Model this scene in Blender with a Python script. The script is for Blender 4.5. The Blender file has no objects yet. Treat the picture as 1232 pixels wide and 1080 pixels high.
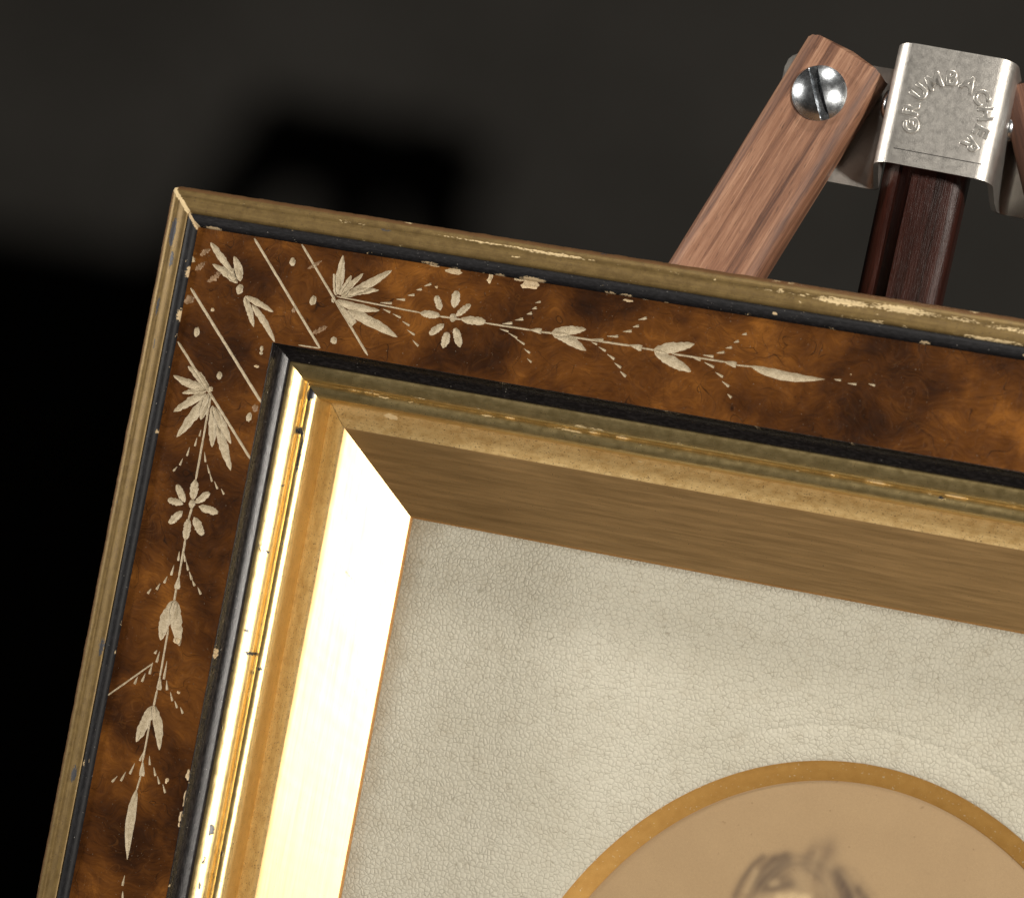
import bpy, bmesh, math, random
import numpy as np
from mathutils import Matrix, Vector, noise
from mathutils.geometry import delaunay_2d_cdt

# ------------------------------------------------------------------ placement
# All modelling is in millimetres in the frame's own axes: X right along the top
# rail, Y up, Z out of the picture; the origin is the upper left outer corner.
MM = 0.001
LEAN = math.radians(14)                       # the frame leans back on the easel
PLACE = Matrix.Translation((-0.146, 0.0, 0.372)) @ Matrix.Rotation(math.pi / 2 - LEAN, 4, 'X')
scene = bpy.context.scene
C = scene.collection

# ------------------------------------------------------------------ camera
cam_d = bpy.data.cameras.new('camera')
cam = bpy.data.objects.new('camera', cam_d)
C.objects.link(cam)
rows = ((0.95147578, 0.18507799, -0.24584545), (0.17117146, -0.98222981, -0.07697362), (-0.25572285, 0.03115681, -0.96624794))
cm = Matrix(((rows[0][0], -rows[1][0], -rows[2][0], 188.207 * MM),
             (rows[0][1], -rows[1][1], -rows[2][1], -51.4225 * MM),
             (rows[0][2], -rows[1][2], -rows[2][2], 429.693 * MM),
             (0, 0, 0, 1)))
cam.matrix_world = PLACE @ cm
cam_d.sensor_fit = 'HORIZONTAL'
cam_d.sensor_width = 36.0
cam_d.lens = 3000.0 / 1232.0 * 36.0
cam_d.clip_start = 0.01
cam_d.clip_end = 20.0
cam_d.dof.use_dof = True
cam_d.dof.focus_distance = 0.455
cam_d.dof.aperture_fstop = 20.0
scene.camera = cam

# ------------------------------------------------------------------ light and exposure
world = bpy.data.worlds.new('World')
scene.world = world
world.use_nodes = True
world.node_tree.nodes['Background'].inputs[0].default_value = (1.0, 0.93, 0.85, 1)
world.node_tree.nodes['Background'].inputs[1].default_value = 0.008

def lamp(name, at, to, size, watts, col):
    d = bpy.data.lights.new(name, 'AREA')
    d.shape = 'DISK'; d.size = size; d.energy = watts; d.color = col
    o = bpy.data.objects.new(name, d)
    a = PLACE @ (Vector(at) * MM); b = PLACE @ (Vector(to) * MM)
    o.matrix_world = Matrix.Translation(a) @ (b - a).to_track_quat('-Z', 'Y').to_matrix().to_4x4()
    C.objects.link(o)
    return o
lamp('key_lamp', (1415, -75, 1640), (130, -40, 0), 0.14, 50.0, (1.0, 0.935, 0.85))

def snooted(name, at, to, radius, watts, cone, col):
    d = bpy.data.lights.new(name, 'SPOT')
    d.spot_size = math.radians(cone); d.spot_blend = .5; d.shadow_soft_size = radius; d.energy = watts; d.color = col
    o = bpy.data.objects.new(name, d)
    a = PLACE @ (Vector(at) * MM); b = PLACE @ (Vector(to) * MM)
    o.matrix_world = Matrix.Translation(a) @ (b - a).to_track_quat('-Z', 'Y').to_matrix().to_4x4()
    C.objects.link(o)
snooted('left_lamp', (-750, 113, 258), (120, -30, 0), 0.04, 24.0, 26, (1.0, 0.95, 0.88))
snooted('top_lamp', (195, 750, 365), (150, -55, 0), 0.045, 18.0, 28, (1.0, 0.95, 0.88))

scene.view_settings.view_transform = 'Standard'
scene.view_settings.look = 'None'
scene.view_settings.exposure = 0.0
scene.view_settings.gamma = 1.0
scene.view_settings.use_curve_mapping = False
scene.render.engine = 'CYCLES'
scene.cycles.max_bounces = 8

W, H = 293.0, 320.0                           # outer size of the frame
rnd = random.Random(7)

# ------------------------------------------------------------------ helpers
def mesh_obj(name, verts, faces, mat, parent=None, smooth=True, sharp=None, attrs=None, place=None, data=None):
    if data is None:
        me = bpy.data.meshes.new(name)
        v = np.asarray(verts, dtype=float) * MM
        me.from_pydata(v.tolist(), [], faces)
        me.update()
        if smooth:
            me.polygons.foreach_set('use_smooth', [True] * len(me.polygons))
            if sharp is not None:
                me.set_sharp_from_angle(angle=math.radians(sharp))
        for an, (ty, vals) in (attrs or {}).items():
            a = me.attributes.new(an, ty, 'POINT')
            arr = np.asarray(vals, dtype=np.float32).ravel()
            a.data.foreach_set({'FLOAT': 'value', 'FLOAT_VECTOR': 'vector', 'FLOAT_COLOR': 'color'}[ty], arr)
        if mat: me.materials.append(mat)
    else:
        me = data
    o = bpy.data.objects.new(name, me)
    C.objects.link(o)
    if parent is not None:
        o.parent = parent
    if place is not None:
        o.matrix_world = place
    return o

def empty(name, mw):
    o = bpy.data.objects.new(name, None)
    o.empty_display_size = 0.02
    C.objects.link(o)
    o.matrix_world = mw
    return o

def tag(o, label, cat):
    o['label'] = label; o['category'] = cat

class NT:
    """small node-tree builder"""
    def __init__(self, name):
        self.m = bpy.data.materials.new(name); self.m.use_nodes = True
        self.t = self.m.node_tree; self.n = self.t.nodes; self.l = self.t.links
        self.p = self.n['Principled BSDF']; self.out = self.n['Material Output']
    def put(self, sock, val):
        if hasattr(val, 'is_linked') or hasattr(val, 'links'):
            self.l.new(val, sock)
        else:
            if isinstance(val, tuple) and len(val) == 3 and sock.type == 'RGBA': val = (*val, 1)
            sock.default_value = val
    def add(self, ty, ins=None, **kw):
        nd = self.n.new(ty)
        for k, v in kw.items(): setattr(nd, k, v)
        for k, v in (ins or {}).items(): self.put(nd.inputs[k], v)
        return nd
    def coord(self, attr=None, scale=(1, 1, 1), loc=(0, 0, 0), rot=(0, 0, 0)):
        if attr: v = self.add('ShaderNodeAttribute', attribute_name=attr).outputs['Vector']
        else:
            v = self.add('ShaderNodeTexCoord').outputs['Object']
            v = self.add('ShaderNodeVectorMath', {0: v, 1: (1000, 1000, 1000)}, operation='MULTIPLY').outputs[0]
        return self.add('ShaderNodeMapping', {'Vector': v, 'Scale': scale, 'Location': loc, 'Rotation': rot}).outputs[0]
    def fac(self, attr): return self.add('ShaderNodeAttribute', attribute_name=attr).outputs['Fac']
    def noise(self, vec, scale, detail=4, rough=.55, dist=0.0):
        return self.add('ShaderNodeTexNoise', {'Vector': vec, 'Scale': scale, 'Detail': detail, 'Roughness': rough, 'Distortion': dist}).outputs['Fac']
    def ramp(self, fac, stops, interp='LINEAR'):
        nd = self.add('ShaderNodeValToRGB', {'Fac': fac}); cr = nd.color_ramp; cr.interpolation = interp
        while len(cr.elements) < len(stops): cr.elements.new(.5)
        for e, (p, c) in zip(cr.elements, stops):
            e.position = p
            e.color = (c, c, c, 1) if not isinstance(c, tuple) else (*c, 1)
        return nd.outputs['Color']
    def math(self, op, a, b=0.0, c=0.0, clamp=False):
        nd = self.add('ShaderNodeMath', {0: a, 1: b, 2: c}, operation=op, use_clamp=clamp); return nd.outputs[0]
    def mix(self, f, a, b, blend='MIX'):
        nd = self.add('ShaderNodeMix', data_type='RGBA', blend_type=blend)
        self.put(nd.inputs['Factor'], f)
        self.put(nd.inputs[6], a); self.put(nd.inputs[7], b)
        return nd.outputs[2]
    def bump(self, h, strength, dist=.1, normal=None):
        i = {'Height': h, 'Strength': strength, 'Distance': dist * MM}
        if normal is not None: i['Normal'] = normal
        return self.add('ShaderNodeBump', i).outputs[0]
    def set(self, **kw):
        for k, v in kw.items(): self.put(self.p.inputs[k.replace('_', ' ')], v)
        return self.m

# ------------------------------------------------------------------ materials
def gilt(name, col, dark, rough, wear_col=(.60, .46, .25), spots=.62, metal=.9, streak=1.0, blotch=.45, edge=None, long=False, coat=0.0):
    n = NT(name)
    v = n.coord('rail', (.06, 5.0, 1)); f = n.noise(v, 1.0, 5, .6)
    v2 = n.coord('rail'); g = n.noise(n.coord('rail', (.12, 2.2, 1)) if long else v2, .55, 7, .62); s = n.noise(v2, 3.2, 3, .6)
    c = n.mix(n.ramp(f, [(.2, .25), (.8, 1.0)]), dark, col)
    c = n.mix(n.ramp(g, [(.36, blotch), (.58, 0.0)]), c, dark)
    if edge:
        dz = n.add('ShaderNodeSeparateXYZ', {0: n.add('ShaderNodeAttribute', attribute_name='rail').outputs['Vector']}).outputs[2]
        dz = n.math('ADD', dz, n.math('MULTIPLY_ADD', n.noise(v, 1.0, 4, .6), .8, -.4))
        c = n.mix(n.ramp(dz, [(.75, 1.0), (.99, 0.0)]), c, edge)
    sp = n.ramp(s, [(spots, 0.0), (spots + .05, 1.0)])
    c = n.mix(sp, c, (.06, .035, .015))
    w = n.math('ADD', n.fac('wear'), n.math('MULTIPLY_ADD', n.noise(n.coord('rail', (.6, 1.4, 1)), 2.4, 5, .7), 1.3, -.65))
    wm = n.ramp(w, [(.52, 0.0), (.6, 1.0)])
    c = n.mix(wm, c, wear_col)
    k = n.math('ADD', n.fac('dark'), n.math('MULTIPLY_ADD', n.noise(v2, 2.0, 4, .7), 1.1, -.55))
    km = n.ramp(k, [(.5, 0.0), (.58, 1.0)])
    c = n.mix(km, c, (.045, .045, .05))
    mm = n.math('MULTIPLY', n.math('SUBTRACT', 1.0, n.math('MAXIMUM', wm, n.math('MULTIPLY', sp, .6)), clamp=True), metal)
    mm = n.math('MULTIPLY', mm, n.math('SUBTRACT', 1.0, n.math('MULTIPLY', km, .5)))
    r = n.math('ADD', n.math('MULTIPLY_ADD', g, .25, rough - .12), n.math('MULTIPLY', wm, .3))
    h = n.math('ADD', n.math('MULTIPLY', f, .35), n.math('SUBTRACT', n.math('MULTIPLY', n.noise(v2, 5.0, 3, .6), .4), n.math('MULTIPLY', n.math('ADD', wm, km), .6)))
    b = n.bump(h, .4 * streak, .08)
    return n.set(Base_Color=c, Metallic=mm, Roughness=r, Normal=b, Coat_Weight=coat, Coat_Roughness=.31)

M_OUT = gilt('aged_outer_gilt', (.225, .15, .05), (.10, .06, .02), .52, metal=.5, edge=(.17, .085, .032))
M_BEADG = gilt('bright_gilt', (.84, .66, .33), (.54, .39, .15), .33, spots=.64)
M_LINER = gilt('matte_liner_gilt', (.78, .50, .22), (.58, .34, .125), .45, spots=.68, streak=.3, blotch=.3, long=True, coat=1.0)
M_BAND = gilt('ochre_band_gilt', (.66, .48, .22), (.42, .26, .09), .48, spots=.61, metal=.3, streak=1.0, blotch=.7)
M_LIP = gilt('lip_gilt', (.55, .29, .09), (.30, .14, .04), .55, metal=.4)

def ebonised(name, rough, col=(.012, .012, .014)):
    n = NT(name)
    v = n.coord('rail'); g = n.noise(n.coord('rail', (.5, 1.5, 1)), 1.8, 6, .65)
    c = n.mix(n.ramp(g, [(.45, 0.0), (.75, 1.0)]), col, tuple(q * 3.2 for q in col))
    sp = n.ramp(n.noise(v, 2.6, 2, .5), [(.74, 0.0), (.76, 1.0)])
    c = n.mix(sp, c, (.3, .28, .25))
    w = n.math('ADD', n.fac('wear'), n.math('MULTIPLY_ADD', n.noise(v, 2.2, 5, .7), 1.3, -.65))
    wm = n.ramp(w, [(.52, 0.0), (.58, 1.0)])
    c = n.mix(wm, c, (.48, .36, .21))
    r = n.math('ADD', n.math('MULTIPLY_ADD', g, .3, rough - .12), n.math('MULTIPLY', wm, .4))
    h = n.math('SUBTRACT', n.math('MULTIPLY', n.noise(v, 4.0, 4, .6), .5), n.math('MULTIPLY', wm, .8))
    return n.set(Base_Color=c, Roughness=r, Specular_IOR_Level=.22, Normal=n.bump(h, .5, .1))
M_BLACK = ebonised('ebonised_matte', .55, (.0055, .0052, .0058))
M_BLACKG = ebonised('ebonised_gloss', .24, (.008, .007, .007))

def burl():
    n = NT('burl_veneer')
    v = n.coord()
    warp = n.add('ShaderNodeTexNoise', {'Vector': v, 'Scale': .09, 'Detail': 2, 'Roughness': .5}).outputs['Color']
    wv = n.add('ShaderNodeVectorMath', {0: warp, 1: (17, 17, 17)}, operation='MULTIPLY').outputs[0]
    v2 = n.add('ShaderNodeVectorMath', {0: v, 1: wv}, operation='ADD').outputs[0]
    big = n.noise(v, .055, 3, .5, .5)
    mid = n.noise(v2, .11, 3, .5, .3)
    flow = n.noise(n.add('ShaderNodeMapping', {'Vector': v2, 'Scale': (.16, 1.5, 1)}).outputs[0], .9, 5, .65)
    grain = n.noise(n.add('ShaderNodeMapping', {'Vector': v2, 'Scale': (.5, 3.5, 1)}).outputs[0], 1.6, 4, .7)
    k = n.math('ADD', n.math('ADD', n.math('MULTIPLY', big, .52), n.math('MULTIPLY', mid, .26)), n.math('ADD', n.math('MULTIPLY', flow, .15), n.math('MULTIPLY', grain, .11)))
    c = n.ramp(k, [(.34, (.011, .0042, .0017)), (.44, (.031, .0105, .0028)), (.51, (.062, .0208, .0042)), (.58, (.108, .038, .007)), (.68, (.24, .09, .015))])
    # raised curls of the figure: thin wandering ridges
    rid = n.noise(n.add('ShaderNodeMapping', {'Vector': v2, 'Scale': (.10, .10, 1), 'Location': (4, 9, 2)}).outputs[0], 1.0, 2, .45)
    ln = n.ramp(rid, [(.470, 0.0), (.492, 1.0), (.514, 0.0)])
    ln = n.math('MULTIPLY', ln, n.ramp(n.noise(v, .06, 2), [(.50, 0.0), (.64, 1.0)]))
    ld = n.ramp(rid, [(.500, 0.0), (.522, 1.0), (.55, 0.0)])
    c = n.mix(n.math('MULTIPLY', ln, .16), c, (.22, .09, .02))
    c = n.mix(n.math('MULTIPLY', ld, .14), c, (.012, .005, .002))
    # craquelure and dust in the varnish
    vc = n.add('ShaderNodeTexVoronoi', {'Vector': v2, 'Scale': .16}, feature='DISTANCE_TO_EDGE').outputs['Distance']
    crk = n.math('MULTIPLY', n.ramp(vc, [(0.0, 1.0), (.012, 0.0)]), n.ramp(n.noise(v, .2, 3), [(.46, 0.0), (.56, .9)]))
    c = n.mix(crk, c, (.012, .005, .002))
    dust = n.ramp(n.noise(v, 3.6, 2, .5), [(.735, 0.0), (.755, 1.0)])
    c = n.mix(n.math('MULTIPLY', dust, .55), c, (.33, .27, .20))
    r = n.math('ADD', n.math('MULTIPLY', n.noise(v, .5, 5, .65), .22), .18)
    h = n.math('ADD', n.math('MULTIPLY', n.math('SUBTRACT', ln, n.math('ADD', ld, crk)), .6), n.math('MULTIPLY', n.noise(v, .7, 4, .55), .7))
    return n.set(Base_Color=c, Roughness=r, Normal=n.bump(h, .13, .25), Coat_Weight=.4, Coat_Roughness=.12)
M_BURL = burl()

def carved(name, a, b):
    n = NT(name)
    v = n.coord(); g = n.noise(v, 1.2, 5, .6); f = n.noise(v, 6.0, 4, .7)
    c = n.mix(n.ramp(g, [(.35, 0.0), (.7, 1.0)]), a, b)
    c = n.mix(n.ramp(f, [(.34, .9), (.46, 0.0)]), c, (.10, .055, .022))
    return n.set(Base_Color=c, Roughness=.6, Normal=n.bump(n.math('ADD', f, n.math('MULTIPLY', g, .6)), .6, .12))
M_CUT = carved('cut_gilded_gesso', (.33, .265, .165), (.50, .42, .285))
M_CUT2 = carved('scuffed_cut', (.16, .085, .035), (.34, .22, .12))
M_CHIP = carved('bare_gesso_chip', (.46, .34, .19), (.62, .49, .31))

def wood(name, a, b, d, rough=.55):
    n = NT(name)
    v = n.coord('rail', (.9, .028, .9)); v2 = n.coord('rail', (3.2, .09, 3.2))
    g = n.noise(v, .55, 5, .6, .5); f = n.noise(v2, 1.3, 6, .7); p = n.noise(n.coord('rail', (5, .3, 5)), 1.0, 3, .6)
    c = n.ramp(n.math('ADD', n.math('MULTIPLY', g, .65), n.math('MULTIPLY', f, .35)), [(.38, d), (.5, b), (.62, a)])
    c = n.mix(n.ramp(p, [(.30, .8), (.40, 0.0)]), c, tuple(q * .45 for q in d))
    h = n.math('ADD', n.math('MULTIPLY', f, .6), n.math('MULTIPLY', p, .6))
    return n.set(Base_Color=c, Roughness=n.math('MULTIPLY_ADD', f, .25, rough - .1), Normal=n.bump(h, .55, .15))
M_WOOD = wood('walnut', (.37, .205, .125), (.215, .10, .055), (.075, .030, .017))
M_WOOD2 = wood('shaded_walnut', (.17, .075, .042), (.10, .04, .022), (.05, .018, .01))  # same walnut for the right leg, its shade put into the colour
M_WOODR = wood('deep_shade_walnut', (.05, .014, .009), (.03, .008, .005), (.012, .004, .0025), .3)  # rear leg: shade behind the yoke painted in as darker wood

def steel(name, col, rough, bmp=.25, metal=1.0):
    n = NT(name)
    v = n.coord(); g = n.noise(v, .8, 6, .7); f = n.noise(v, 4.5, 5, .7)
    sc = n.noise(n.coord(None, (.5, 9, 1), rot=(0, 0, .6)), .8, 3, .6)
    c = n.mix(n.ramp(g, [(.35, 0.0), (.7, 1.0)]), tuple(q * .90 for q in col), col)
    h = n.math('ADD', n.math('MULTIPLY', f, .6), n.math('MULTIPLY', sc, .3))
    return n.set(Base_Color=c, Metallic=metal, Roughness=n.math('MULTIPLY_ADD', g, .25, rough - .12), Normal=n.bump(h, bmp, .06))
M_ZINC = steel('zinc_plate', (.63, .605, .56), .42, .9, .95)
M_SCREW = steel('bright_screw', (.70, .74, .78), .25, .25)

def matboard():
    n = NT('pebbled_paper')
    v = n.coord()
    w = n.add('ShaderNodeTexNoise', {'Vector': v, 'Scale': .9, 'Detail': 2}).outputs['Color']
    v2 = n.add('ShaderNodeVectorMath', {0: v, 1: n.add('ShaderNodeVectorMath', {0: w, 1: (.6, .6, .6)}, operation='MULTIPLY').outputs[0]}, operation='ADD').outputs[0]
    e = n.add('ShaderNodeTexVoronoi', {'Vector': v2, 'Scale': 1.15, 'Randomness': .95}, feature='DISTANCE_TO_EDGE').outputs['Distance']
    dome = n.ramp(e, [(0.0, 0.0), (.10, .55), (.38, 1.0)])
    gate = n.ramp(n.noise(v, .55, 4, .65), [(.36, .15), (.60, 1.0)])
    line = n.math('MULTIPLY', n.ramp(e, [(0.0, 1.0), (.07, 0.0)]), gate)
    tone = n.noise(v, .035, 4, .55)
    c = n.mix(n.ramp(tone, [(.35, 0.0), (.65, 1.0)]), (.60, .555, .455), (.665, .62, .52))
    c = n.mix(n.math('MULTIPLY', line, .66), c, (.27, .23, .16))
    fleck = n.ramp(n.noise(v, 1.9, 2, .4), [(.75, 0.0), (.77, 1.0)])
    c = n.mix(n.math('MULTIPLY', fleck, .5), c, (.2, .15, .09))
    # browner along the sight edge of the liner, strongest near the upper left
    edge_brown = n.math('ADD', n.fac('edge'), n.math('MULTIPLY_ADD', n.noise(v, .25, 5, .65), .9, -.45), clamp=True)
    c = n.mix(n.math('MULTIPLY', edge_brown, .8), c, (.33, .25, .15))
    h = n.math('ADD', n.math('MULTIPLY', dome, n.math('MULTIPLY_ADD', gate, .5, .5)), n.math('MULTIPLY', n.noise(v, 5.0, 3, .6), .15))
    return n.set(Base_Color=c, Roughness=.62, Normal=n.bump(h, .6, .2))
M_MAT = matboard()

def bevel_gold():
    n = NT('oval_bevel_gilt'); v = n.coord()
    c = n.mix(n.ramp(n.noise(v, .5, 5, .6), [(.35, 0.0), (.7, 1.0)]), (.60, .32, .085), (.68, .38, .11))
    c = n.mix(n.ramp(n.noise(v, 2.4, 2, .4), [(.70, 0.0), (.73, .8)]), c, (.8, .7, .5))
    return n.set(Base_Color=c, Metallic=.45, Roughness=.40, Normal=n.bump(n.noise(v, 4.0, 3), .3, .08))
M_BEVEL = bevel_gold()

def print_mat():
    n = NT('albumen_print'); v = n.coord()
    c = n.add('ShaderNodeAttribute', attribute_name='tone').outputs['Color']
    g = n.noise(v, 2.6, 5, .7); b = n.noise(v, .12, 4, .5)
    c = n.mix(n.ramp(g, [(.3, .22), (.7, 0.0)]), c, (.23, .14, .07))
    c = n.mix(n.ramp(b, [(.4, .12), (.65, 0.0)]), c, (.30, .19, .10))
    sp = n.ramp(n.noise(v, .7, 2, .4), [(.72, 0.0), (.76, .45)])
    c = n.mix(sp, c, (.22, .13, .06))
    return n.set(Base_Color=c, Roughness=.5, Normal=n.bump(g, .08, .05))
M_PRINT = print_mat()

def pane():
    n = NT('window_glass')
    bf = n.add('ShaderNodeNewGeometry').outputs['Backfacing']
    fr = n.add('ShaderNodeFresnel', {'IOR': n.math('MULTIPLY_ADD', bf, 1 / 1.48 - 1.48, 1.48)}).outputs[0]
    tr = n.add('ShaderNodeBsdfTransparent', {'Color': (.985, .99, .985)}).outputs[0]
    gl = n.add('ShaderNodeBsdfGlossy', {'Color': (1, 1, 1), 'Roughness': .06}).outputs[0]
    mx = n.add('ShaderNodeMixShader', {0: fr, 1: tr, 2: gl}).outputs[0]
    n.l.new(mx, n.out.inputs['Surface'])
    return n.m
M_GLASS = pane()

def cloth():
    n = NT('dark_backdrop_cloth'); v = n.coord()
    c = n.mix(n.ramp(n.noise(v, .012, 4, .5), [(.35, 0.0), (.65, 1.0)]), (.025, .0238, .0215), (.032, .0305, .0278))
    return n.set(Base_Color=c, Roughness=.95, Specular_IOR_Level=.08, Normal=n.bump(n.noise(v, 1.5, 4), .2, .2))
M_CLOTH = cloth()

def plain_wood():
    n = NT('bare_pine'); v = n.coord(None, (.15, 2, 2)); g = n.noise(v, 1.0, 5, .6)
    return n.set(Base_Color=n.ramp(g, [(.35, (.20, .11, .05)), (.65, (.36, .22, .11))]), Roughness=.7)
M_PINE = plain_wood()
M_SCREWD = steel('scored_metal', (.10, .095, .09), .5)
M_STAMP = steel('stamped_letter', (.80, .77, .71), .36, .5, .92)

# ------------------------------------------------------------------ backdrop
vs, fs = [], []
prof = [(-700, 0)] + [(155 + 150 * math.sin(a), 150 - 150 * math.cos(a)) for a in [math.pi / 2 * i / 16 for i in range(17)]] + [(305, 400), (307, 1100)]
xs = [-900 + 150 * i for i in range(13)]
for y, z in prof:
    for x in xs: vs.append((x, y, z))
for j in range(len(prof) - 1):
    for i in range(len(xs) - 1):
        a = j * len(xs) + i; fs.append((a, a + 1, a + 1 + len(xs), a + len(xs)))
bd = mesh_obj('backdrop', vs, fs, M_CLOTH)
bd['kind'] = 'structure'

# ------------------------------------------------------------------ the frame
frame = empty('picture_frame', PLACE)
tag(frame, 'antique wooden picture frame with engraved burl panels, black beads and gilt liner', 'picture frame')

def side_point(side, d, s):
    if side == 'top': return (d + s * (W - 2 * d), -d)
    if side == 'left': return (d, -(d + s * (H - 2 * d)))
    if side == 'right': return (W - d, -(d + s * (H - 2 * d)))
    return (d + s * (W - 2 * d), -(H - d))

def rail(name, profile, mat, side, seg, wear=None, dark=None, amp=.03, sharp=None, gap=0.0):
    """one mitred length of moulding: the profile (inset, height) swept along a side"""
    vs, fs, rc, we, dk = [], [], [], [], []
    n = len(profile); acc = [0.0]
    for k in range(1, n): acc.append(acc[-1] + math.dist(profile[k], profile[k - 1]))
    L = W if side in ('top', 'bottom') else H
    off = {'top': 0, 'left': 37.3, 'right': 91.7, 'bottom': 143.1}[side]
    for j in range(seg + 1):
        s = gap / L + (1 - 2 * gap / L) * j / seg
        for k, (d, h) in enumerate(profile):
            a = d + s * (L - 2 * d); dd = d
            if mat is M_OUT and d < 1.2:      # knocked, slightly uneven outer edge and a worn round corner
                dd = d + (1 - d / 1.2) * (.10 * noise.noise(Vector((a * .35, off, 1))) + .07 * noise.noise(Vector((a * 1.7, off, 5))) + .05)
                if a < 2.2: dd += .55 * (1 - d / 1.2) * (1 - a / 2.2) ** 2
            x, y = side_point(side, dd, s)
            g = noise.noise(Vector((a * .12, d * .3, off))) * amp + noise.noise(Vector((a * .9, d * 1.3, off + 9))) * amp * .6
            vs.append((x, y, h + g)); rc.append((a + off * 3, acc[k] + off, d))
            we.append(wear(a, d) if wear else 0.0); dk.append(dark(a, d) if dark else 0.0)
    flip = side in ('top', 'right')
    for j in range(seg):
        for k in range(n - 1):
            a = j * n + k; q = (a, a + 1, a + 1 + n, a + n)
            fs.append(q[::-1] if flip else q)
    return mesh_obj(name, vs, fs, mat, frame, sharp=sharp,
                    attrs={'rail': ('FLOAT_VECTOR', rc), 'wear': ('FLOAT', we), 'dark': ('FLOAT', dk)})

P_OUT = [(0, -24), (0, -8), (0, -3.2), (.05, -2.4), (.25, -1.75), (.6, -1.2), (1.0, -.8), (1.4, -.52), (1.75, -.42), (2.0, -.44), (2.2, -.52), (2.4, -.56), (2.65, -.53), (3.0, -.42), (3.5, -.27), (4.1, -.12), (4.6, -.18), (4.9, -.36), (5.05, -.7)]
P_B1 = [(5.0, -.7)] + [(6.2 - 1.2 * math.cos(a), -.35 + 1.05 * math.sin(a)) for a in [math.pi * i / 14 for i in range(15)]] + [(7.4, -.6)]
D3, D4, HP = 7.38, 26.14, -0.1
P_B2 = [(26.1, -.5), (26.1, .04), (26.16, .1), (26.23, .04), (26.27, -.4), (26.33, -.9), (26.45, -1.5), (26.65, -2.05), (26.95, -2.5), (27.35, -2.88), (27.8, -3.2), (28.3, -3.52), (28.7, -3.75), (28.77, -4.3)]
P_G = [(28.72, -4.25), (28.8, -3.9), (29.0, -3.83), (29.4, -3.9), (29.9, -4.08), (30.4, -4.33), (30.9, -4.65), (31.3, -4.95), (31.55, -5.25), (31.68, -5.7), (31.76, -6.6), (31.85, -6.95), (31.95, -6.9), (32.05, -6.6), (32.25, -6.35), (32.6, -6.2), (33.1, -6.2), (33.6, -6.38), (34.1, -6.7), (34.45, -7.15), (34.63, -8.0), (34.66, -10), (34.66, -15.6)]
P_BAND = [(34.3, -14.1), (35.2, -13.5), (36.2, -12.85), (37.0, -12.35), (37.6, -12.05), (38.1, -11.86), (38.5, -11.8), (38.8, -11.84)]
P_L = [(38.8, -11.84), (39.1, -11.94), (39.6, -12.16), (41.0, -12.8), (44.0, -14.14), (48.0, -15.93), (51.0, -17.28), (52.75, -18.07)]
P_LIP = [(52.75, -18.07), (52.95, -18.2), (53.05, -18.5), (53.05, -19.08)]

def gauss(x, a, b, soft):                     # 1 between a and b, falling off over soft
    return max(0.0, 1 - max(a - x, x - b, 0) / soft)
def bump_at(a, d, a0, d0, la, ld):
    q = ((a - a0) / la) ** 2 + ((d - d0) / ld) ** 2
    return max(0.0, 1.0 - q)
WR = random.Random(3)
OUT_T = [(65, 1.75, 18, .35, .85), (75, 1.9, 10, .5, .9), (98, 1.7, 7, .4, .55), (108, 2.2, 4, .6, .5), (118, 2.3, 9, .4, .7), (128, 2.3, 7, .9, .95), (138, 2.0, 8, .9, .95), (148, 2.1, 7, .6, .75), (158, 2.4, 8, .7, .8), (154, 4.7, 8, .5, .9), (130, 4.8, 9, .3, .7), (43, 1.2, 4, .4, .5), (30, .4, 25, .4, .4), (90, 4.6, 2, .3, .6)]
for _ in range(46): OUT_T.append((WR.uniform(10, 165), WR.choice((.3, 1.7, 2.0, 3.4, 4.8)), WR.uniform(.4, 1.8), WR.uniform(.2, .5), WR.uniform(.5, .9)))
OUT_L = [(WR.uniform(8, 150), WR.choice((.1, .3, 1.7, 3.2, 4.8)), WR.uniform(.4, 1.8), WR.uniform(.2, .45), WR.uniform(.45, .8)) for _ in range(34)]
def lst(items, a, d):
    q = 0.0
    for a0, d0, la, ld, s in items:
        if abs(a - a0) < la and abs(d - d0) < ld: q = max(q, s * bump_at(a, d, a0, d0, la, ld) ** .5)
    return q
def mitre(a, d, w): return max(0.0, 1 - (a - d) / w)
def wear_outer(side, a, d):
    q = .76 * lst(OUT_T if side == 'top' else OUT_L if side == 'left' else [], a, d)
    if side in ('top', 'left') and a < d + 3: q = max(q, mitre(a, d, 1.1 if d > .8 else 1.8) * 1.05)
    return q
DK_L = [(9, 2.4, 3.5, .7, .9), (14, 3.2, 2.5, .45, .9), (23, 2.2, 2.6, .3, .8), (30, 3.1, 1.5, .3, .75), (87, 4.2, 2.6, .9, .7), (111, 3.6, 2.2, .8, .8), (60, 1.6, 1.2, .3, .6)]
def dark_outer(side, a, d): return lst(DK_L, a, d) if side == 'left' else lst([(43, 2.4, 2.4, .35, .6), (84, .3, 1.2, .4, .6)], a, d) if side == 'top' else 0.0
B1_T = [(72.5, 7.2, 3.2, .7, .95), (66.5, 7.3, 1.6, .5, .8), (53, 7.2, 2.4, .45, .8), (87, 7.2, 1.4, .4, .8), (90, 7.2, 2.0, .35, .8), (116.6, 6.3, .8, .45, .9), (112, 7.1, 1.0, .35, .7), (127, 7.2, .9, .4, .7), (143, 7.1, 1.6, .5, .8), (160, 6.6, .6, .4, .7), (58, 7.2, 1.2, .3, .7), (10.5, 7.2, 2.4, .45, .9), (41.5, 6.9, .8, .25, .7)]
for _ in range(14): B1_T.append((WR.uniform(12, 165), WR.choice((5.3, 6.2, 7.2, 7.3)), WR.uniform(.3, .8), WR.uniform(.15, .3), WR.uniform(.5, .8)))
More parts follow.
